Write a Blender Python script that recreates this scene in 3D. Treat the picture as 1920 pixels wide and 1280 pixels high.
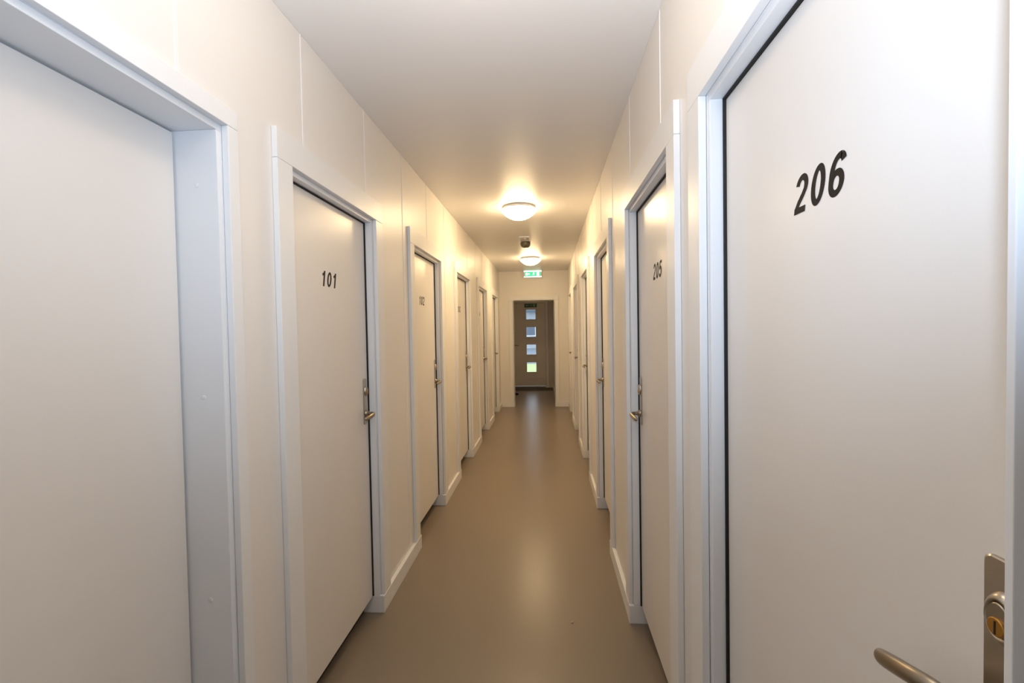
import bpy, bmesh, math, random
from mathutils import Vector, Matrix
random.seed(4)
S = bpy.context.scene
for o in list(bpy.data.objects): bpy.data.objects.remove(o)
COL = S.collection

# ------------------------------------------------------------------ camera
CAM_H = 1.4845
YAW, PITCH, ROLL, FPX = -0.07433, -0.0248, -0.01758, 880.0
fw = Vector((math.sin(YAW)*math.cos(PITCH), math.cos(YAW)*math.cos(PITCH), math.sin(PITCH)))
rt = Vector((math.cos(YAW), -math.sin(YAW), 0)); up = rt.cross(fw)
c, s = math.cos(ROLL), math.sin(ROLL)
rt, up = c*rt + s*up, -s*rt + c*up
cam = bpy.data.cameras.new('camera'); cam.sensor_width = 36; cam.lens = 36*FPX/1920
cam.clip_start = .02; cam.clip_end = 200
co = bpy.data.objects.new('camera', cam); COL.objects.link(co)
co.matrix_world = Matrix(((rt.x, up.x, -fw.x, 0), (rt.y, up.y, -fw.y, 0), (rt.z, up.z, -fw.z, CAM_H), (0, 0, 0, 1)))
S.camera = co
# ------------------------------------------------------------------ look, sky, lights
S.view_settings.view_transform = 'Standard'; S.view_settings.look = 'None'
S.view_settings.gamma = 1; S.view_settings.use_curve_mapping = False
S.view_settings.exposure = 0.2
W = bpy.data.worlds.new('sky'); S.world = W; W.use_nodes = True
bg = W.node_tree.nodes['Background']; bg.inputs[0].default_value = (.72, .81, .92, 1); bg.inputs[1].default_value = 2.7

LAMP_COL = (1, .72, .40); LAMP_POWER = 57.0
def flash(name, energy, col, cone, tilt):
    l = bpy.data.lights.new(name, 'SPOT'); l.energy = energy; l.color = col
    l.spot_size = math.radians(cone); l.spot_blend = 1.0; l.shadow_soft_size = .05
    o = bpy.data.objects.new(name, l); COL.objects.link(o); o.location = (0, -.06, 1.63)
    o.rotation_euler = Vector((-.04, math.cos(math.radians(tilt)), math.sin(math.radians(tilt)))).to_track_quat('-Z', 'Y').to_euler()
# the photographer's flash above the camera, head tilted up to bounce off the ceiling, with spill from its diffuser
flash('flash_diffuser', 67, (.45, .57, .745), 145, 36)
flash('flash_head', 120, (1.0, .96, .93), 90, 55)

# ------------------------------------------------------------------ materials
def mat(name, col, rough=.5, metal=0, noise=0, nscale=8, bump=0, bscale=60, spec=.5, emit=None, estr=0, stretch=None, col2=None, coat=0):
    m = bpy.data.materials.new(name); m.use_nodes = True
    N = m.node_tree.nodes; Lk = m.node_tree.links; b = N['Principled BSDF']
    b.inputs['Base Color'].default_value = (*col, 1); b.inputs['Roughness'].default_value = rough
    b.inputs['Metallic'].default_value = metal; b.inputs['Specular IOR Level'].default_value = spec
    if coat: b.inputs['Coat Weight'].default_value = coat; b.inputs['Coat Roughness'].default_value = .12
    if emit:
        b.inputs['Emission Color'].default_value = (*emit, 1); b.inputs['Emission Strength'].default_value = estr
    tc = N.new('ShaderNodeTexCoord'); mp = N.new('ShaderNodeMapping'); Lk.new(tc.outputs['Object'], mp.inputs[0])
    if stretch: mp.inputs['Scale'].default_value = stretch
    if noise:
        n = N.new('ShaderNodeTexNoise'); n.inputs['Scale'].default_value = nscale; n.inputs['Detail'].default_value = 4
        Lk.new(mp.outputs[0], n.inputs[0])
        mx = N.new('ShaderNodeMix'); mx.data_type = 'RGBA'
        k = col2 or tuple(x*(1-noise) for x in col)
        mx.inputs[6].default_value = (*col, 1); mx.inputs[7].default_value = (*k, 1)
        Lk.new(n.outputs[0], mx.inputs[0]); Lk.new(mx.outputs[2], b.inputs['Base Color'])
    if bump:
        n2 = N.new('ShaderNodeTexNoise'); n2.inputs['Scale'].default_value = bscale; n2.inputs['Detail'].default_value = 3
        Lk.new(mp.outputs[0], n2.inputs[0])
        bp = N.new('ShaderNodeBump'); bp.inputs['Strength'].default_value = bump; bp.inputs['Distance'].default_value = .002
        Lk.new(n2.outputs[0], bp.inputs['Height']); Lk.new(bp.outputs[0], b.inputs['Normal'])
    return m
M_WALL = mat('wall_laminate', (.87, .835, .79), .40, noise=.02, nscale=3, bump=.05, bscale=90)
M_STRIP = mat('joint_strip_white', (.88, .86, .83), .4, bump=.02)
M_CEIL = mat('ceiling_paint', (.88, .86, .845), .42, noise=.02, nscale=2, bump=.06, bscale=120)
M_TRIM = mat('trim_white', (.87, .87, .865), .38, noise=.015, nscale=5, bump=.03)
M_FRAME = mat('frame_white', (.85, .86, .87), .35, noise=.01, nscale=5, bump=.02)
M_LEAF = mat('door_laminate', (.85, .81, .76), .30, noise=.02, nscale=4, bump=.05, bscale=200)
M_GASK = mat('rubber_gasket', (.012, .011, .01), .7, bump=.1)
M_CORE = mat('wall_core', (.30, .27, .24), .8, bump=.1)
M_FLOOR = mat('vinyl_floor', (.265, .21, .152), .29, noise=.07, nscale=1.6, bump=.10, bscale=55, spec=.45)
M_STEEL = mat('brushed_steel', (.52, .47, .39), .28, 1, noise=.1, nscale=40, stretch=(1, 1, 12))
M_SATIN = mat('satin_nickel', (.38, .33, .26), .33, 1, noise=.1, nscale=60)
M_BRASS = mat('brass', (.62, .33, .08), .32, 1, noise=.1, nscale=50)
M_BLACK = mat('black_vinyl', (.009, .007, .006), .6, spec=.25, bump=.02)
M_DARK = mat('dark_slot', (.01, .009, .008), .6, bump=.02)
M_LAMPB = mat('lamp_base_white', (.85, .85, .83), .4, bump=.02)
M_GLOW = mat('opal_glass_lit', (.9, .88, .82), .25, emit=LAMP_COL, estr=LAMP_POWER, bump=.01)
M_PLAST = mat('white_plastic', (.80, .80, .82), .35, bump=.02)
M_SMOKE = mat('smoked_cover', (.17, .15, .10), .15, noise=.2, nscale=30, metal=.3)
M_GREEN = mat('exit_green_lit', (.02, .42, .18), .4, emit=(.03, .62, .26), estr=1.0, bump=.01)
M_WLIT = mat('exit_white_lit', (.9, .95, .92), .4, emit=(.85, 1, .95), estr=1.3, bump=.01)
M_GREEND = mat('exit_green', (.010, .05, .025), .5, bump=.01)
M_WDULL = mat('exit_white', (.16, .18, .18), .5, bump=.01)
M_OUTDOOR = mat('outer_door_white', (.80, .72, .62), .4, noise=.03, nscale=4, bump=.03)
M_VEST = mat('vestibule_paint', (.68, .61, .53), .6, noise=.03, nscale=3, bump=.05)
M_MAT = mat('entrance_mat', (.14, .10, .065), .9, noise=.35, nscale=120, bump=.6, bscale=300)
M_SHOE = mat('shoe_leather', (.03, .012, .012), .4, noise=.3, nscale=30, bump=.2)
M_SOLE = mat('shoe_sole', (.015, .013, .012), .7, bump=.2)
M_GRASS = mat('grass', (.36, .40, .14), .9, noise=.5, nscale=3, col2=(.48, .50, .26), bump=.5, bscale=40)
M_ASPH = mat('asphalt', (.22, .25, .29), .8, noise=.4, nscale=2, bump=.3)
M_RENDER = mat('house_render', (.50, .53, .56), .8, noise=.25, nscale=1.5, bump=.2)
M_ROOF = mat('house_roof', (.16, .19, .24), .7, noise=.3, nscale=6, bump=.3)
M_CRUMB = mat('paper_crumb', (.55, .48, .40), .8, bump=.4)
M_GLASS = bpy.data.materials.new('window_glass'); M_GLASS.use_nodes = True
_N = M_GLASS.node_tree.nodes; _L = M_GLASS.node_tree.links
for n in list(_N): _N.remove(n)
_o = _N.new('ShaderNodeOutputMaterial'); _m = _N.new('ShaderNodeMixShader'); _t = _N.new('ShaderNodeBsdfTransparent'); _g = _N.new('ShaderNodeBsdfGlossy')
_t.inputs[0].default_value = (.93, .96, .97, 1); _g.inputs['Roughness'].default_value = .03; _m.inputs[0].default_value = .07
_L.new(_t.outputs[0], _m.inputs[1]); _L.new(_g.outputs[0], _m.inputs[2]); _L.new(_m.outputs[0], _o.inputs[0])

# ------------------------------------------------------------------ mesh helpers
def link(name, bm, m, parent=None, smooth=False, bev=0, mats=None):
    me = bpy.data.meshes.new(name)
    bmesh.ops.recalc_face_normals(bm, faces=bm.faces)
    bm.to_mesh(me); bm.free()
    for x in (mats or [m]): me.materials.append(x)
    if smooth:
        for p in me.polygons: p.use_smooth = True
    o = bpy.data.objects.new(name, me); COL.objects.link(o)
    if parent is not None: o.parent = parent
    if bev:
        b = o.modifiers.new('bevel', 'BEVEL'); b.width = bev; b.segments = 2; b.limit_method = 'ANGLE'
    return o
def box(bm, x0, x1, y0, y1, z0, z1):
    x0, x1 = sorted((x0, x1)); y0, y1 = sorted((y0, y1)); z0, z1 = sorted((z0, z1))
    v = [bm.verts.new(p) for p in ((x0,y0,z0),(x1,y0,z0),(x1,y1,z0),(x0,y1,z0),(x0,y0,z1),(x1,y0,z1),(x1,y1,z1),(x0,y1,z1))]
    for f in ((0,3,2,1),(4,5,6,7),(0,1,5,4),(1,2,6,5),(2,3,7,6),(3,0,4,7)): bm.faces.new([v[i] for i in f])
def boxes(*bs):
    bm = bmesh.new()
    for b in bs: box(bm, *b)
    return bm
def bobj(name, m, parent, *bs, bev=0): return link(name, boxes(*bs), m, parent, bev=bev)
def lathe(prof, n=32, axis='Z', loc=(0,0,0), bm=None):
    bm = bm or bmesh.new(); rings = []
    for r, h in prof:
        ring = []
        if r < 1e-6: ring = [bm.verts.new((0, 0, h))]
        else: ring = [bm.verts.new((r*math.cos(2*math.pi*i/n), r*math.sin(2*math.pi*i/n), h)) for i in range(n)]
        rings.append(ring)
    for a, b in zip(rings, rings[1:]):
        for i in range(n):
            j = (i+1) % n
            if len(a) == 1 and len(b) == 1: continue
            if len(a) == 1: bm.faces.new((a[0], b[i], b[j]))
            elif len(b) == 1: bm.faces.new((a[i], a[j], b[0]))
            else: bm.faces.new((a[i], a[j], b[j], b[i]))
    vs = [v for r in rings for v in r]
    for v in vs:
        x, y, z = v.co
        if axis == 'X': x, y, z = z, x, y
        elif axis == '-X': x, y, z = -z, x, y
        v.co = (x+loc[0], y+loc[1], z+loc[2])
    return bm
def tube(pts, rads, n=14, bm=None, flat=1.0):
    """swept round bar with rounded ends; pts list of Vectors, rads radius per point"""
    bm = bm or bmesh.new(); P = [Vector(p) for p in pts]; rings = []
    def ring(c, d, r):
        d = d.normalized(); a = Vector((0, 0, 1)); 
        if abs(d.z) > .9: a = Vector((0, 1, 0))
        u = d.cross(a).normalized(); w = u.cross(d).normalized()
        return [bm.verts.new(c + u*math.cos(2*math.pi*i/n)*r*flat + w*math.sin(2*math.pi*i/n)*r) for i in range(n)]
    d0 = P[1]-P[0]; d1 = P[-1]-P[-2]
    d0n, d1n = d0.normalized(), d1.normalized()
    seq = []
    for k in (.98, .75, .4): seq.append((P[0]-d0n*rads[0]*k*.8, d0, rads[0]*math.sqrt(1-k*k)))
    for i, p in enumerate(P):
        d = (P[min(i+1, len(P)-1)]-P[max(i-1, 0)]); seq.append((p, d, rads[i]))
    for k in (.4, .75, .98): seq.append((P[-1]+d1n*rads[-1]*k*.8, d1, rads[-1]*math.sqrt(1-k*k)))
    for q in seq: rings.append(ring(*q))
    for a, b in zip(rings, rings[1:]):
        for i in range(n):
            j = (i+1) % n; bm.faces.new((a[i], a[j], b[j], b[i]))
    bm.faces.new(rings[0][::-1]); bm.faces.new(rings[-1])
    return bm
def empty(name, loc=(0,0,0)):
    o = bpy.data.objects.new(name, None); COL.objects.link(o); o.location = (0,0,0); o.empty_display_size = .1
    return o
def tag(o, label=None, cat=None, kind=None, group=None):
    if label: o['label'] = label
    if cat: o['category'] = cat
    if kind: o['kind'] = kind
    if group: o['group'] = group
    return o

# ------------------------------------------------------------------ layout
H = 2.60
XL, XR = -.899, .413            # wall surfaces
T = .02                          # casing thickness
YB, YE = -2.6, 9.0               # back wall, end wall
OP_T, CAS = 2.07, .095
PITCHY = 1.515
left_ops = [(.33, 1.263)] + [(1.60+PITCHY*k, 2.405+PITCHY*k) for k in range(5)]
right_ops = [(.433, 1.24)] + [(1.568+PITCHY*k, 2.373+PITCHY*k) for k in range(5)]

# ---- floor and ceiling
fl = bobj('floor', M_FLOOR, None, (-1.25, .75, YB-.15, 11.99, -.10, 0)); tag(fl, 'smooth greige vinyl corridor floor with soft reflections', 'floor', 'structure')
ce = bobj('ceiling', M_CEIL, None, (-1.25, .75, YB-.15, YE+.14, H, H+.12)); tag(ce, 'smooth pale painted corridor ceiling', 'ceiling', 'structure')

# ---- side walls: core with recesses, thin laminate panels with joint strips
def side_wall(name, side, ops, label):
    sg = -1 if side == 'left' else 1
    X0 = XL if side == 'left' else XR
    d = lambda a: X0 + sg*a                 # a = depth behind the wall surface
    bl = [(d(.17), d(.24), YB, YE, 0, H)]
    ycur = YB
    for a, b in ops:
        bl.append((d(.003), d(.17), ycur, a-.02, 0, H)); bl.append((d(.003), d(.17), a-.02, b+.02, OP_T+.02, H)); ycur = b+.02
    bl.append((d(.003), d(.17), ycur, YE, 0, H))
    w = link(name, boxes(*bl), M_CORE); tag(w, label, 'wall', 'structure')
    joints = [1.11+.605*k for k in range(-6, 13)]
    edges = [YB] + [j for j in joints if YB < j < YE] + [YE]
    for y0, y1 in zip(edges, edges[1:]):
        pcs = []; g = .001; a0 = y0+g; a1 = y1-g
        cuts = [(max(a-.019, a0), min(b+.019, a1)) for a, b in ops if a-.019 < a1 and b+.019 > a0]
        yc = a0
        for a, b in sorted(cuts):
            if a > yc+1e-4: pcs.append((X0, d(.003), yc, a, 0, H-.001))
            pcs.append((X0, d(.003), a, b, OP_T+.019, H-.001)); yc = b
        if a1 > yc+1e-4: pcs.append((X0, d(.003), yc, a1, 0, H-.001))
        bobj('wall_panel', M_WALL, w, *pcs)
    for j in joints:
        if not (YB+.1 < j < YE-.1): continue
        hit = any(a-CAS-.01 < j < b+CAS+.01 for a, b in ops)
        z0 = OP_T+.105 if hit else .095
        if hit and side == 'left' and j < 1.3: z0 = OP_T+.0545
        bobj('joint_strip', M_STRIP, w, (X0+sg*.001, X0-sg*.0022, j-.004, j+.004, z0, H-.002))
    return w
wl = side_wall('wall_left', 'left', left_ops, 'long left corridor wall of white laminate panels with thin joints')
wr = side_wall('wall_right', 'right', right_ops, 'long right corridor wall of white laminate panels with thin joints')

# ---- back wall behind the camera
wb = bobj('wall_back', M_WALL, None, (-1.2, .7, YB-.12, YB, 0, H)); tag(wb, 'plain white wall behind the camera', 'wall', 'structure')

# ---- end wall with the doorway to the vestibule
EX0, EX1, EZ = -.632, .142, 2.035
we = bobj('wall_end', M_WALL, None, (XL-.24, EX0-.012, YE, YE+.14, 0, H), (EX1+.012, XR+.24, YE, YE+.14, 0, H), (EX0-.012, EX1+.012, YE, YE+.14, EZ+.012, H))
tag(we, 'end wall of the corridor around the open doorway', 'wall', 'structure')
tr = empty('trim_1'); tag(tr, 'white casing around the open doorway at the corridor end', 'trim', 'structure')
bobj('side_casing', M_TRIM, tr, (EX0-.085, EX0-.002, YE-.016, YE-.0005, .095, EZ), bev=.002)
bobj('side_casing', M_TRIM, tr, (EX1+.002, EX1+.085, YE-.016, YE-.0005, .095, EZ), bev=.002)
bobj('header_casing', M_TRIM, tr, (EX0-.085, EX1+.085, YE-.016, YE-.0005, EZ+.001, EZ+.085), bev=.002)
bobj('lining', M_TRIM, tr, (EX0-.0115, EX0, YE-.016, YE+.155, .0, EZ), bev=.001)
bobj('lining', M_TRIM, tr, (EX1, EX1+.0115, YE-.016, YE+.155, .0, EZ), bev=.001)
bobj('lining', M_TRIM, tr, (EX0-.0115, EX1+.0115, YE-.016, YE+.155, EZ, EZ+.0115), bev=.001)

# ---- baseboards, wrapped into the door reveals
def bb_piece(parent, secs):
    o = link('baseboard_section', boxes(*secs), M_TRIM, parent); return o
def side_base(name, side, ops):
    sg = -1 if side == 'left' else 1; X0 = XL if side == 'left' else XR
    p = empty(name); tag(p, 'white baseboard along the %s corridor wall, returned into each doorway' % side, 'baseboard', 'structure')
    face = X0 - sg*.0215; back = X0 + sg*.092; hz = .092
    ends = []; ycur = None
    for i, (a, b) in enumerate(ops):
        nxt = ops[i+1][0] if i+1 < len(ops) else YE-.0005
        last = i+1 == len(ops)
        bm = bmesh.new()
        y0, y1 = b-.0185, (nxt if last else nxt+.0185)
        # plan profile as one loop, extruded, with a chamfered top front edge
        if last: loop = [(back, y0), (face, y0), (face, y1), (X0, y1), (X0, b+.002), (back, b+.002)]
        else: loop = [(back, y0), (face, y0), (face, y1), (back, y1), (back, nxt-.002), (X0, nxt-.002), (X0, b+.002), (back, b+.002)]
        lo = [bm.verts.new((x, y, 0.0005)) for x, y in loop]; hi = [bm.verts.new((x, y, hz)) for x, y in loop]
        bm.faces.new(lo); bm.faces.new(hi)
        for k in range(len(loop)):
            j = (k+1) % len(loop); bm.faces.new((lo[k], lo[j], hi[j], hi[k]))
        link('baseboard_section', bm, M_TRIM, p, bev=.0025)
    return p
side_base('baseboard_left', 'left', left_ops); side_base('baseboard_right', 'right', right_ops)
be = empty('baseboard_end'); tag(be, 'white baseboard on the end wall either side of the doorway', 'baseboard', 'structure')
bobj('baseboard_section', M_TRIM, be, (XL+.0215, EX0-.0005, YE-.0215, YE-.0005, .0005, .092), bev=.0025)
bobj('baseboard_section', M_TRIM, be, (EX1+.0005, XR-.0215, YE-.0215, YE-.0005, .0005, .092), bev=.0025)

# ------------------------------------------------------------------ digits for the room numbers
def arc(cx, cy, rx, ry, a0, a1, n=22):
    return [(cx+rx*math.cos(math.radians(a0+(a1-a0)*i/n)), cy+ry*math.sin(math.radians(a0+(a1-a0)*i/n))) for i in range(n+1)]
SW = .20
GLY = {
 '0': [arc(.31, .5, .205, .415, 0, 360, 40)],
 '1': [[(.36, 0), (.36, 1)], [(.36, .93), (.29, .83), (.20, .765), (.10, .73)]],
 '2': [arc(.305, .69, .205, .225, 172, -28, 20)+[(.40, .46), (.22, .27), (.13, .12), (.11, .082)], [(.04, .082), (.58, .082)]],
 '3': [arc(.29, .725, .19, .19, 165, -80, 20), arc(.295, .30, .215, .215, 85, -160, 22)],
 '4': [[(.44, 0), (.44, .98)], [(.44, .94), (.09, .33)], [(.02, .30), (.60, .30)]],
 '5': [[(.17, .915), (.54, .915)], [(.19, .95), (.12, .46)], [(.12, .49)]+arc(.30, .34, .215, .255, 130, -160, 26)],
 '6': [arc(.31, .32, .205, .235, 0, 360, 30), [(.105, .34)]+arc(.36, .56, .255, .355, 185, 75, 16)+arc(.36, .74, .16, .175, 80, 12, 6)],
}
def digits(txt, name, parent, side, yc, z0, hgt, X, label):
    """vinyl digits on a leaf; X = leaf face"""
    bm = bmesh.new(); adv = .77
    sgx = 1 if side == 'left' else -1      # reading direction along +Y (left wall) or -Y (right wall)
    tot = adv*len(txt)-.08
    def put(u, v, lay):
        u = u + .20*v
        y = yc + sgx*(u - tot/2 - .10)*hgt
        return (X + (sgx)*(.0004+lay), y, z0+v*hgt)
    for i, ch in enumerate(txt):
        for si, st in enumerate(GLY[ch]):
            P = [Vector((p[0]+adv*i, p[1])) for p in st]; L = []; R = []
            closed = (P[0]-P[-1]).length < 1e-4
            for k, p in enumerate(P):
                if closed: a, b = P[k-1 if k else -2], P[(k+1) if k+1 < len(P) else 1]
                else: a, b = P[max(k-1, 0)], P[min(k+1, len(P)-1)]
                t = (b-a).normalized(); n = Vector((-t.y, t.x))
                w = SW/2*(1-.18*abs(t.x)) 
                L.append(p+n*w); R.append(p-n*w)
            for k in range(len(P)-1):
                q = [L[k], L[k+1], R[k+1], R[k]]; lay = .00015*si
                bm.faces.new([bm.verts.new(put(v.x, v.y, lay)) for v in q])
    bmesh.ops.remove_doubles(bm, verts=bm.verts, dist=1e-6)
    o = link(name, bm, M_BLACK, parent); tag(o, label)
    return o

# ------------------------------------------------------------------ doors
def hardware(leaf, side, Xf, ye, sdir, zoff=0, droop=.2):
    LN = 1.07 if droop == 1 else 1.0
    """plate, cylinder and lever; Xf = leaf face, ye = lock-edge y, sdir = +1 when the leaf runs to +Y from the lock edge"""
    out = 1 if side == 'left' else -1
    yc = ye + sdir*.040; zl = 1.068+zoff; yk = yc-sdir*.005; zc = 1.183+zoff*.2
    bm = bmesh.new(); n = 8; loop = []
    hw, zt, zb, r = .020, 1.247, 1.013, .009
    for cx, cz, a0 in ((hw-r, zt-r, 0), (-hw+r, zt-r, 90), (-hw+r, zb+r, 180), (hw-r, zb+r, 270)):
        for k in range(n+1):
            a = math.radians(a0+90*k/n); loop.append((cx+r*math.cos(a), cz+r*math.sin(a)))
    A = [bm.verts.new((Xf, yc+y, z)) for y, z in loop]; B = [bm.verts.new((Xf+out*.0035, yc+y, z)) for y, z in loop]
    C_ = [bm.verts.new((Xf+out*.005, yc+y*.90, (z-1.13)*.988+1.13)) for y, z in loop]
    for U, V in ((A, B), (B, C_)):
        for k in range(len(loop)):
            j = (k+1) % len(loop); bm.faces.new((U[k], U[j], V[j], V[k]))
    bm.faces.new(C_); bm.faces.new(A)
    link('handle_plate', bm, M_STEEL, leaf)
    ax = 'X' if out > 0 else '-X'
    # security collar: domed oval ring around the lock cylinder
    bm = lathe([(0, .004), (.0265, .004), (.0262, .006), (.0240, .010), (.0205, .0125), (.0185, .0128), (.0180, .0105), (0, .0105)], 36, ax)
    for v in bm.verts: v.co.x += Xf; v.co.y = v.co.y*.74+yk; v.co.z = v.co.z*1.03+zc
    link('lock_collar', bm, M_STEEL, leaf, smooth=True)
    bm = lathe([(0, .0102), (.0160, .0102), (.0160, .0122), (.0150, .0132), (0, .0132)], 28, ax)
    for v in bm.verts: v.co.x += Xf; v.co.y = v.co.y*.76+yk; v.co.z = v.co.z*1.05+zc
    link('lock_cylinder', bm, M_SATIN, leaf)
    bm = lathe([(0, .0130), (.0092, .0130), (.0092, .0146), (.0084, .0152), (0, .0152)], 24, ax)
    for v in bm.verts: v.co.x += Xf; v.co.y += yk; v.co.z += zc-.0072
    link('key_core', bm, M_BRASS, leaf)
    link('key_slot', boxes((Xf+out*.0150, Xf+out*.0156, yk-.0009, yk+.0009, zc-.0145, zc-.0010)), M_DARK, leaf)
    # rose and lever
    bm = lathe([(0, .004), (.0185, .004), (.0185, .009), (.0150, .013), (.0125, .020), (0, .020)], 28, ax)
    for v in bm.verts: v.co.x += Xf; v.co.y += yc; v.co.z += zl
    link('lever_rose', bm, M_SATIN, leaf, smooth=True)
    path = []; rd = []
    X = lambda a: Xf+out*a
    pl = [(.012, 0, 0, .0085), (.030, 0, 0, .0085), (.042, .003, .001, .0088), (.050, .011, .002, .0092), (.054, .025, .001, .0096),
          (.055, .042, -.004, .0100), (.053, .062, -.011, .0102), (.050, .080, -.018, .0102), (.047, .094, -.024, .0098), (.045, .102, -.027, .0090)]
    pl = [(a, dy*LN, dz*droop, r) for a, dy, dz, r in pl]
    for a, dy, dz, r in pl: path.append((X(a), yc+sdir*dy, zl+dz)); rd.append(r)
    link('lever_handle', tube(path, rd, 16, flat=.8), M_SATIN, leaf, smooth=True)

dn = [0]
def door(side, op, num, label, droop=.35, handle='far', depth=.060, hdepth=.115, casw=(.095, .095), near_lip=False, caps=False, zoff=0):
    dn[0] += 1
    sg = -1 if side == 'left' else 1; X0 = XL if side == 'left' else XR
    face = X0 - sg*T; F = lambda a: face + sg*a           # a = depth behind the casing face
    a, b = op
    D = empty('door_%d' % dn[0]); tag(D, label, 'door', 'structure')
    zb = .0925
    # frame: outer lining and inner stop, 18 mm step
    back = T+.115 if not caps else T+.165
    def jamb(y_out, dr):   # dr=+1 : opening lies towards +Y
        bs = [(F(T+.0008), F(back), y_out-dr*.0185, y_out, zb+.0003 , OP_T), (F(.022), F(back), y_out, y_out+dr*.018, zb+.0003, OP_T-.018)]
        o = bobj('frame_jamb', M_FRAME, D, *bs, bev=.0012); return o
    jamb(a, 1); jf = jamb(b, -1)
    bobj('frame_head', M_FRAME, D, (F(T+.0008), F(back), a-.0185, b+.0185, OP_T+.0002, OP_T+.0185), (F(.022), F(back), a, b, OP_T-.0178, OP_T+.0002), bev=.0012)
    # casings
    la = casw[0]; lb = casw[1]
    if near_lip:
        bobj('side_casing', M_FRAME, D, (face, F(T-.0006), a-.008, a, 0.093, OP_T), bev=.001)
        hy0 = a-.008
    else:
        bobj('side_casing', M_TRIM, D, (face, F(T-.0006), a-la, a-.0004, zb+.001, OP_T-.0004), bev=.0015); hy0 = a-la
    bobj('side_casing', M_TRIM, D, (face, F(T-.0006), b+.0004, b+lb, zb+.001, OP_T-.0004), bev=.0015)
    bobj('header_casing', M_TRIM, D, (face, F(T-.0006), hy0, b+lb, OP_T+.0004, OP_T+min(.103, lb+.008)), bev=.0015)
    # leaf with a rubber gasket in the gap
    y0, y1 = a+.018, b-.018; g = .0055
    lf = F(depth)
    leaf = bobj('door_leaf', M_LEAF, D, (lf, F(depth+.04), y0+g, y1-g, .090, OP_T-.018-g), bev=.0012)
    if not caps:
        bobj('door_gasket', M_GASK, D, (F(depth-.007), F(depth+.02), y0-.0002+.0004, y0+g-.0004, zb+.001, OP_T-.019), (F(depth-.007), F(depth+.02), y1-g+.0004, y1-.0002, zb+.001, OP_T-.019),
             (F(depth-.007), F(depth+.02), y0+.0004, y1-.0004, OP_T-.018-g+.0004, OP_T-.0184))
    # black board closing the recess, stands in for the shade under the leaf
    bobj('shade_board', M_GASK, D, (F(depth+.055), F(min(back, depth+.075)), a+.0185, b-.0185, .0005, .12))
    if num: digits(num, 'room_number', leaf, side, (a+b)/2-.018, 1.683, .0665, lf, 'black italic number %s' % num)
    if handle:
        ye = y1-g if handle == 'far' else y0+g
        hardware(leaf, side, lf, ye, -1 if handle == 'far' else 1, zoff, droop)
    if caps:
        for z in (1.90, 1.31, .735):
            bm = lathe([(0, 0), (.0062, 0), (.0058, .0010), (.003, .0016), (0, .0017)], 16)
            for v in bm.verts:
                x, y, zz = v.co; v.co = (-.962+x, b-.018-zz, z+y)
            link('screw_cap', bm, M_FRAME, jf)
    return D
door('left', left_ops[0], None, 'deep doorway with a plain closed white door, nearest on the left wall', handle=None, depth=.145, casw=(.045, .045), caps=True)
door('left', left_ops[1], '101', 'white door numbered 101 with a nickel lever, second on the left wall')
door('left', left_ops[2], '102', 'white door numbered 102 with a nickel lever, third on the left wall')
door('left', left_ops[3], '103', 'white door numbered 103 with a nickel lever, fourth on the left wall')
door('left', left_ops[4], '104', 'white door with a bright lock, between door 103 and the last one on the left wall')
door('left', left_ops[5], '105', 'white door seen as a thin sliver, farthest on the left wall beside the end wall')
door('right', right_ops[0], '206', 'large white door numbered 206 nearest the camera with a curved lever', handle='near', near_lip=True, zoff=.030, droop=1.0)
door('right', right_ops[1], '205', 'white door numbered 205, second on the right wall')
door('right', right_ops[2], '204', 'white door just beyond door 205, third on the right wall')
door('right', right_ops[3], '203', 'white door in the middle of the right wall, fourth from the camera')
door('right', right_ops[4], '202', 'white door fifth along the right wall, last but one before the end')
door('right', right_ops[5], '201', 'white door farthest along the right wall beside the end wall')

# ------------------------------------------------------------------ vestibule beyond the doorway
VX0, VX1, VY = -.98, .165, 11.9
def vwall(name, label, *bs):
    o = bobj(name, M_VEST, None, *bs); tag(o, label, 'wall', 'structure'); return o
vwall('wall_vestibule_left', 'dim left wall of the entrance space beyond the doorway', (VX0-.2, VX0, YE+.14, VY+.09, 0, 2.6))
vwall('wall_vestibule_right', 'dim right wall of the entrance space beyond the doorway', (VX1, VX1+.2, YE+.14, VY+.09, 0, 2.6))
LX0, LX1, LZ = -.90, -.045, 2.14
vwall('wall_vestibule_far', 'wall around the glazed entrance door', (VX0, LX0-.06, VY, VY+.09, 0, 2.6), (LX1+.06, VX1, VY, VY+.09, 0, 2.6), (LX0-.06, LX1+.06, VY, VY+.09, LZ+.06, 2.6))
vc = bobj('ceiling_vestibule', M_VEST, None, (VX0-.2, VX1+.2, YE+.14, VY+.09, 2.6, 2.7)); tag(vc, 'ceiling of the entrance space beyond the doorway', 'ceiling', 'structure')
bv = empty('baseboard_vestibule'); tag(bv, 'baseboard around the entrance space beyond the doorway', 'baseboard', 'structure')
bobj('baseboard_section', M_OUTDOOR, bv, (VX1-.015, VX1-.0005, YE+.156, VY-.001, .0005, .09), bev=.002)
bobj('baseboard_section', M_OUTDOOR, bv, (VX0+.0005, VX0+.015, YE+.156, VY-.001, .0005, .09), bev=.002)
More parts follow.
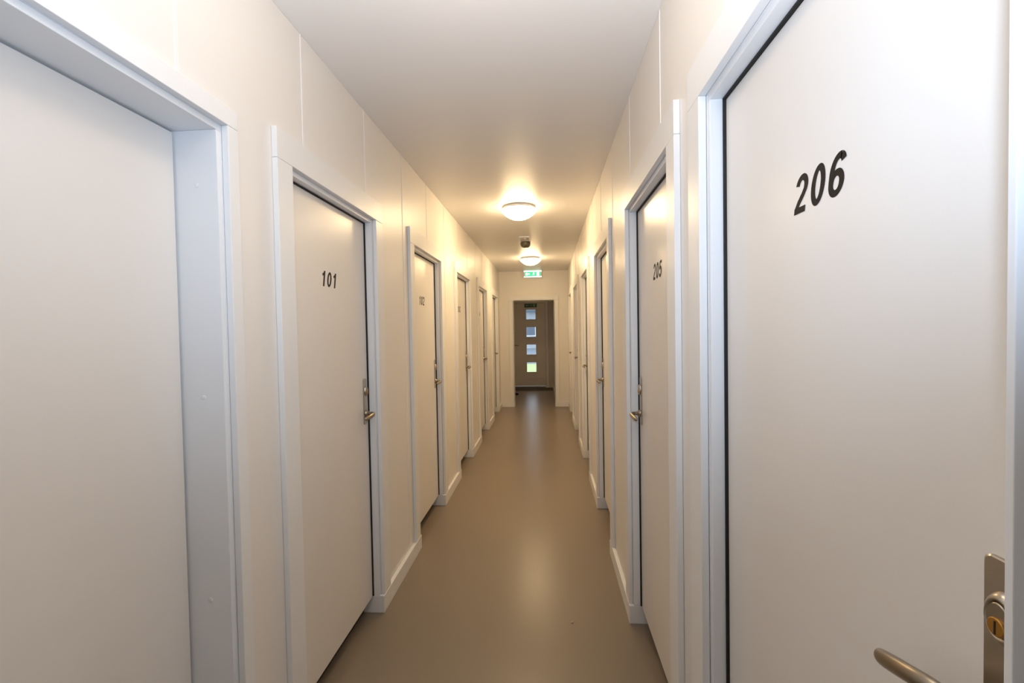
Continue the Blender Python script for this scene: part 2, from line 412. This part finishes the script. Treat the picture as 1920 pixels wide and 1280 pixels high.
# entrance door with four square panes
D = empty('door_13'); tag(D, 'entrance door with four small square panes seen through the end doorway', 'door', 'structure')
bobj('door_frame', M_OUTDOOR, D, (LX0-.059, LX0-.004, VY-.02, VY+.08, .0005, LZ+.004), (LX1+.004, LX1+.059, VY-.02, VY+.08, .0005, LZ+.004), (LX0-.059, LX1+.059, VY-.02, VY+.08, LZ+.004, LZ+.059), bev=.003)
PX0, PX1 = -.520, -.272
PZ = [(1.738, 1.992), (1.291, 1.551), (.846, 1.108), (.403, .657)]
bl = [(LX0, PX0, VY+.01, VY+.065, .05, LZ), (PX1, LX1, VY+.01, VY+.065, .05, LZ)]
zs = [LZ]+[z for p in PZ for z in (p[1], p[0])]+[.05]
for i in range(0, len(zs), 2): bl.append((PX0, PX1, VY+.01, VY+.065, zs[i+1], zs[i]))
leaf = link('door_leaf', boxes(*bl), M_OUTDOOR, D)
for z0, z1 in PZ:
    pf = link('pane_frame', boxes((PX0-.022, PX0+.006, VY-.001, VY+.009, z0-.022, z1+.022), (PX1-.006, PX1+.022, VY-.001, VY+.009, z0-.022, z1+.022), (PX0+.006, PX1-.006, VY-.001, VY+.009, z1-.006, z1+.022), (PX0+.006, PX1-.006, VY-.001, VY+.009, z0-.022, z0+.006)), M_OUTDOOR, leaf)
    bobj('glass_pane', M_GLASS, leaf, (PX0+.0005, PX1-.0005, VY+.030, VY+.036, z0+.0005, z1-.0005))
bobj('weather_rail', M_OUTDOOR, leaf, (LX0+.01, LX1-.01, VY-.008, VY+.0095, .052, .27), bev=.006)
bobj('door_stop', M_OUTDOOR, D, (LX0-.004, LX0+.012, VY+.0655, VY+.08, .045, LZ+.004), (LX1-.012, LX1+.004, VY+.0655, VY+.08, .045, LZ+.004), (LX0+.012, LX1-.012, VY+.0655, VY+.08, LZ-.012, LZ+.004))
bobj('door_sill', M_SATIN, D, (LX0-.003, LX1+.003, VY-.015, VY+.08, .0005, .044), bev=.003)
bm = lathe([(0, 0), (.026, 0), (.026, .008), (0, .009)], 20)
for v in bm.verts: x, y, z = v.co; v.co = (-.83+x, VY+.01-z, 1.09+y)
link('lever_rose', bm, M_SATIN, leaf)
link('lever_handle', tube([(-.83, VY+.005, 1.09), (-.83, VY-.04, 1.09), (-.82, VY-.05, 1.09), (-.78, VY-.052, 1.088), (-.72, VY-.048, 1.084)], [.009]*5, 12), M_SATIN, leaf, smooth=True)
mt = bobj('entrance_mat', M_MAT, None, (VX0+.04, VX1-.04, 11.40, VY-.03, .0005, .010), bev=.003); tag(mt, 'dark brown mat on the floor before the glazed entrance door', 'mat')

# ------------------------------------------------------------------ ceiling lamps
def lamp(y, label, power=1.0, grp='round opal ceiling lamps'):
    glow = M_GLOW if power == 1 else mat('opal_glass_lit', (.9, .88, .82), .25, emit=LAMP_COL, estr=LAMP_POWER*power, bump=.01)
    Lp = empty('ceiling_lamp'); tag(Lp, label, 'lamp', None, grp)
    cx = -.235
    bm = lathe([(0, -.0005), (.132, -.0005), (.140, -.006), (.140, -.020), (.154, -.022), (.158, -.028), (.157, -.0335), (.150, -.0335), (0, -.0335)], 48)
    for v in bm.verts: v.co.x += cx; v.co.y += y; v.co.z += H
    link('lamp_base', bm, M_LAMPB, Lp)
    pr = [(.1500, -.0340), (.1590, -.0345), (.1612, -.0385)]
    for i in range(1, 10):
        q = 1-i/9; pr.append((.160*q, -.0422-.077*(1-q**2.3)))
    pr[-1] = (0, -.1192)
    bm = lathe(pr, 36)
    for v in bm.verts: v.co.x += cx; v.co.y += y; v.co.z += H
    link('lamp_shade', bm, glow, Lp, smooth=True)
    return Lp
lamp(4.28, 'nearer lit round white ceiling lamp in mid corridor')
lamp(7.32, 'farther lit round ceiling lamp just before the green exit sign', .9)
lamp(1.24, 'lit round ceiling lamp above the top edge of the picture', .14)
lamp(10.45, 'unseen fill lamp added to brighten the entrance space beyond the end doorway', .11)  # added fill, hidden above the doorway, lifts the dark entrance space

# ------------------------------------------------------------------ smoke detector / emergency light between the lamps
dt = empty('smoke_detector'); tag(dt, 'small white ceiling detector with smoked dome between the two lit lamps', 'detector')
bobj('mounting_plate', M_PLAST, dt, (-.315, -.185, 5.60, 5.98, H-.022, H-.0005), bev=.008)
bm = lathe([(0, -.020), (.060, -.021), (.063, -.040), (.060, -.066), (.046, -.086), (.022, -.094), (0, -.095)], 32)
for v in bm.verts: v.co.x += -.250; v.co.y += 5.90; v.co.z += H
link('smoked_dome', bm, M_SMOKE, dt, smooth=True)
bm = lathe([(0, -.024), (.016, -.024), (.015, -.030), (0, -.031)], 16)
for v in bm.verts: v.co.x += -.245; v.co.y += 5.66; v.co.z += H
link('indicator', bm, M_LAMPB, dt)

# ------------------------------------------------------------------ exit signs
def flat_poly(pts, y, t):
    bm = bmesh.new(); A = [bm.verts.new((x, y, z)) for x, z in pts]; B = [bm.verts.new((x, y-t, z)) for x, z in pts]
    bm.faces.new(A); bm.faces.new(B)
    for k in range(len(pts)):
        j = (k+1) % len(pts); bm.faces.new((A[k], A[j], B[j], B[k]))
    return bm
def exit_sign(name, cx, y, cz, w, h, mg, mw, mb, label, mount):
    s_ = empty(name); tag(s_, label, 'sign'); lit = mg is M_GREEN
    bobj('sign_body', mb, s_, (cx-w/2, cx+w/2, y, y+.035, cz-h/2, cz+h/2), bev=.004)
    for m in mount: bobj('sign_bracket', M_PLAST, s_, m)
    fwid, fh = w*.84, h*.62
    bobj('sign_face', mg, s_, (cx-fwid/2, cx+fwid/2, y-.002, y-.0003, cz-fh/2, cz+fh/2))
    yy = y-.0023; t = .0012
    if lit:
        for q0, q1, r0, r1 in ((-.5, .5, fh/2/h, .47), (-.5, .5, -.47, -fh/2/h)): bobj('lit_border', mw, s_, (cx+w*q0*.96, cx+w*q1*.96, y-.002, y-.0003, cz+h*r0, cz+h*r1))
    # arrow (left)
    ax = cx-fwid*.33; q = fh*.42
    link('arrow', flat_poly([(ax-q*1.3, cz), (ax-q*.3, cz+q), (ax-q*.3, cz+q*.35), (ax+q*1.2, cz+q*.35), (ax+q*1.2, cz-q*.35), (ax-q*.3, cz-q*.35), (ax-q*.3, cz-q)], yy, t), mw, s_)
    # doorway (right)
    dx = cx+fwid*.33
    bobj('doorway_symbol', mw, s_, (dx-fh*.30, dx+fh*.30, yy-t, yy, cz-fh*.42, cz+fh*.42))
    # running figure: head, body, arms and legs as one flat pictogram
    bm = bmesh.new(); fx = cx+fwid*.06; u = fh*.42
    def limb(p, q2, w_):
        p = Vector(p); q2 = Vector(q2); n = (q2-p).normalized(); n = Vector((-n.y, n.x))*w_
        vs = [p+n, q2+n, q2-n, p-n]
        bm.faces.new([bm.verts.new((fx+v.x*u, yy-t, cz+v.y*u)) for v in vs])
    bm.faces.new([bm.verts.new((fx+(.12+.19*math.cos(k*math.pi/6))*u, yy-t, cz+(.80+.19*math.sin(k*math.pi/6))*u)) for k in range(12)])
    limb((.05, .58), (-.12, -.05), .17); limb((-.10, 0), (.30, -.25), .10); limb((.28, -.22), (.22, -.75), .09)
    limb((-.12, 0), (-.40, -.40), .10); limb((-.38, -.38), (-.85, -.45), .09); limb((.05, .50), (.50, .30), .08); limb((0, .48), (-.45, .25), .08)
    link('running_figure', bm, mw, s_)
    return s_
exit_sign('exit_sign', -.250, YE-.045, 2.538, .352, .135, M_GREEN, M_WLIT, M_PLAST, 'lit green and white exit sign above the end doorway', [(-.40, -.36, YE-.0102, YE-.0005, 2.48, 2.59), (-.14, -.10, YE-.0102, YE-.0005, 2.48, 2.59)])
exit_sign('exit_sign', -.358, 10.70, 2.033, .285, .090, M_GREEND, M_WDULL, M_GREEND, 'small dark green sign hanging above the top pane of the entrance door', [(-.47, -.462, 10.712, 10.72, 2.078, 2.5995), (-.254, -.246, 10.712, 10.72, 2.078, 2.5995)])

# ------------------------------------------------------------------ shoe inside the doorway, crumb on the floor
sh = empty('shoe'); tag(sh, 'dark shoe on the floor just inside the left edge of the end doorway', 'shoe')
def shoe_ring(bm, x, hw, z0, z1, n=14):
    return [bm.verts.new((x, hw*math.cos(2*math.pi*i/n), (z0+z1)/2+(z1-z0)/2*math.sin(2*math.pi*i/n))) for i in range(n)]
def loft(rings, bm):
    for a, b in zip(rings, rings[1:]):
        n = len(a)
        for i in range(n): j = (i+1) % n; bm.faces.new((a[i], a[j], b[j], b[i]))
    bm.faces.new(rings[0][::-1]); bm.faces.new(rings[-1]); return bm
bm = bmesh.new()
loft([shoe_ring(bm, *r) for r in ((-.135, .018, .02, .07), (-.125, .034, .016, .098), (-.08, .038, .016, .105), (-.03, .040, .016, .095), (.02, .044, .016, .075), (.07, .048, .016, .058), (.11, .042, .016, .046), (.135, .022, .018, .036))], bm)
up_ = link('shoe_upper', bm, M_SHOE, sh, smooth=True)
bm = bmesh.new(); outl = [(-.14, .015), (-.12, .034), (-.05, .036), (.05, .046), (.10, .044), (.14, .02), (.14, -.02), (.10, -.044), (.05, -.046), (-.05, -.036), (-.12, -.034), (-.14, -.015)]
A = [bm.verts.new((x, y, .0005)) for x, y in outl]; B = [bm.verts.new((x, y, .02)) for x, y in outl]; bm.faces.new(A); bm.faces.new(B)
for k in range(12): j = (k+1) % 12; bm.faces.new((A[k], A[j], B[j], B[k]))
link('shoe_sole', bm, M_SOLE, sh)
bm = bmesh.new()
for k in range(4): x = -.015+k*.02; tube([(x, -.022, .088-k*.009), (x, 0, .097-k*.009), (x, .022, .088-k*.009)], [.0022]*3, 6, bm)
link('laces', bm, M_SOLE, up_)
sh.location = (-.80, 10.66, 0); sh.rotation_euler = (0, 0, math.radians(12))
bm = bmesh.new(); bmesh.ops.create_icosphere(bm, subdivisions=2, radius=.0062)
for v in bm.verts: v.co *= random.uniform(.75, 1.1); v.co.z *= .5
for v in bm.verts: v.co += Vector((.105, 2.35, .0035))
cr = link('crumb', bm, M_CRUMB); tag(cr, 'tiny pale crumb lying on the bare floor near the right wall', 'crumb')

# ------------------------------------------------------------------ outdoors seen through the panes
gr = bobj('lawn', M_GRASS, None, (-30, 30, VY+.10, 21.9, -.30, -.12)); tag(gr, 'pale green lawn outside the entrance door', 'grass', 'structure')
rd = bobj('road', M_ASPH, None, (-30, 30, 21.9, 60, -.30, -.13)); tag(rd, 'grey road beyond the lawn', 'road', 'structure')
hs = empty('house'); tag(hs, 'pale blue grey house across the road seen through the door panes', 'house')
hw_ = bobj('house_wall', M_RENDER, hs, (-9, 6, 40, 48, -.129, 3.0))
bm = bmesh.new(); box(bm, -9.4, 6.4, 39.5, 48.5, 3.0, 3.2)
vs = [bm.verts.new(p) for p in ((-9.4, 39.5, 3.2), (6.4, 39.5, 3.2), (6.4, 48.5, 3.2), (-9.4, 48.5, 3.2), (-9.4, 44, 5), (6.4, 44, 5))]
for f in ((0, 1, 5, 4), (2, 3, 4, 5), (0, 4, 3), (1, 2, 5)): bm.faces.new([vs[i] for i in f])
link('roof', bm, M_ROOF, hs)
for x in (-7.2, -4.6, -2.2, .4, 3.0):
    wf = bobj('window', M_PLAST, hs, (x, x+1.3, 39.94, 39.999, .9, 2.1)); bobj('pane', M_ROOF, wf, (x+.1, x+1.2, 39.92, 39.939, 1.0, 2.0))
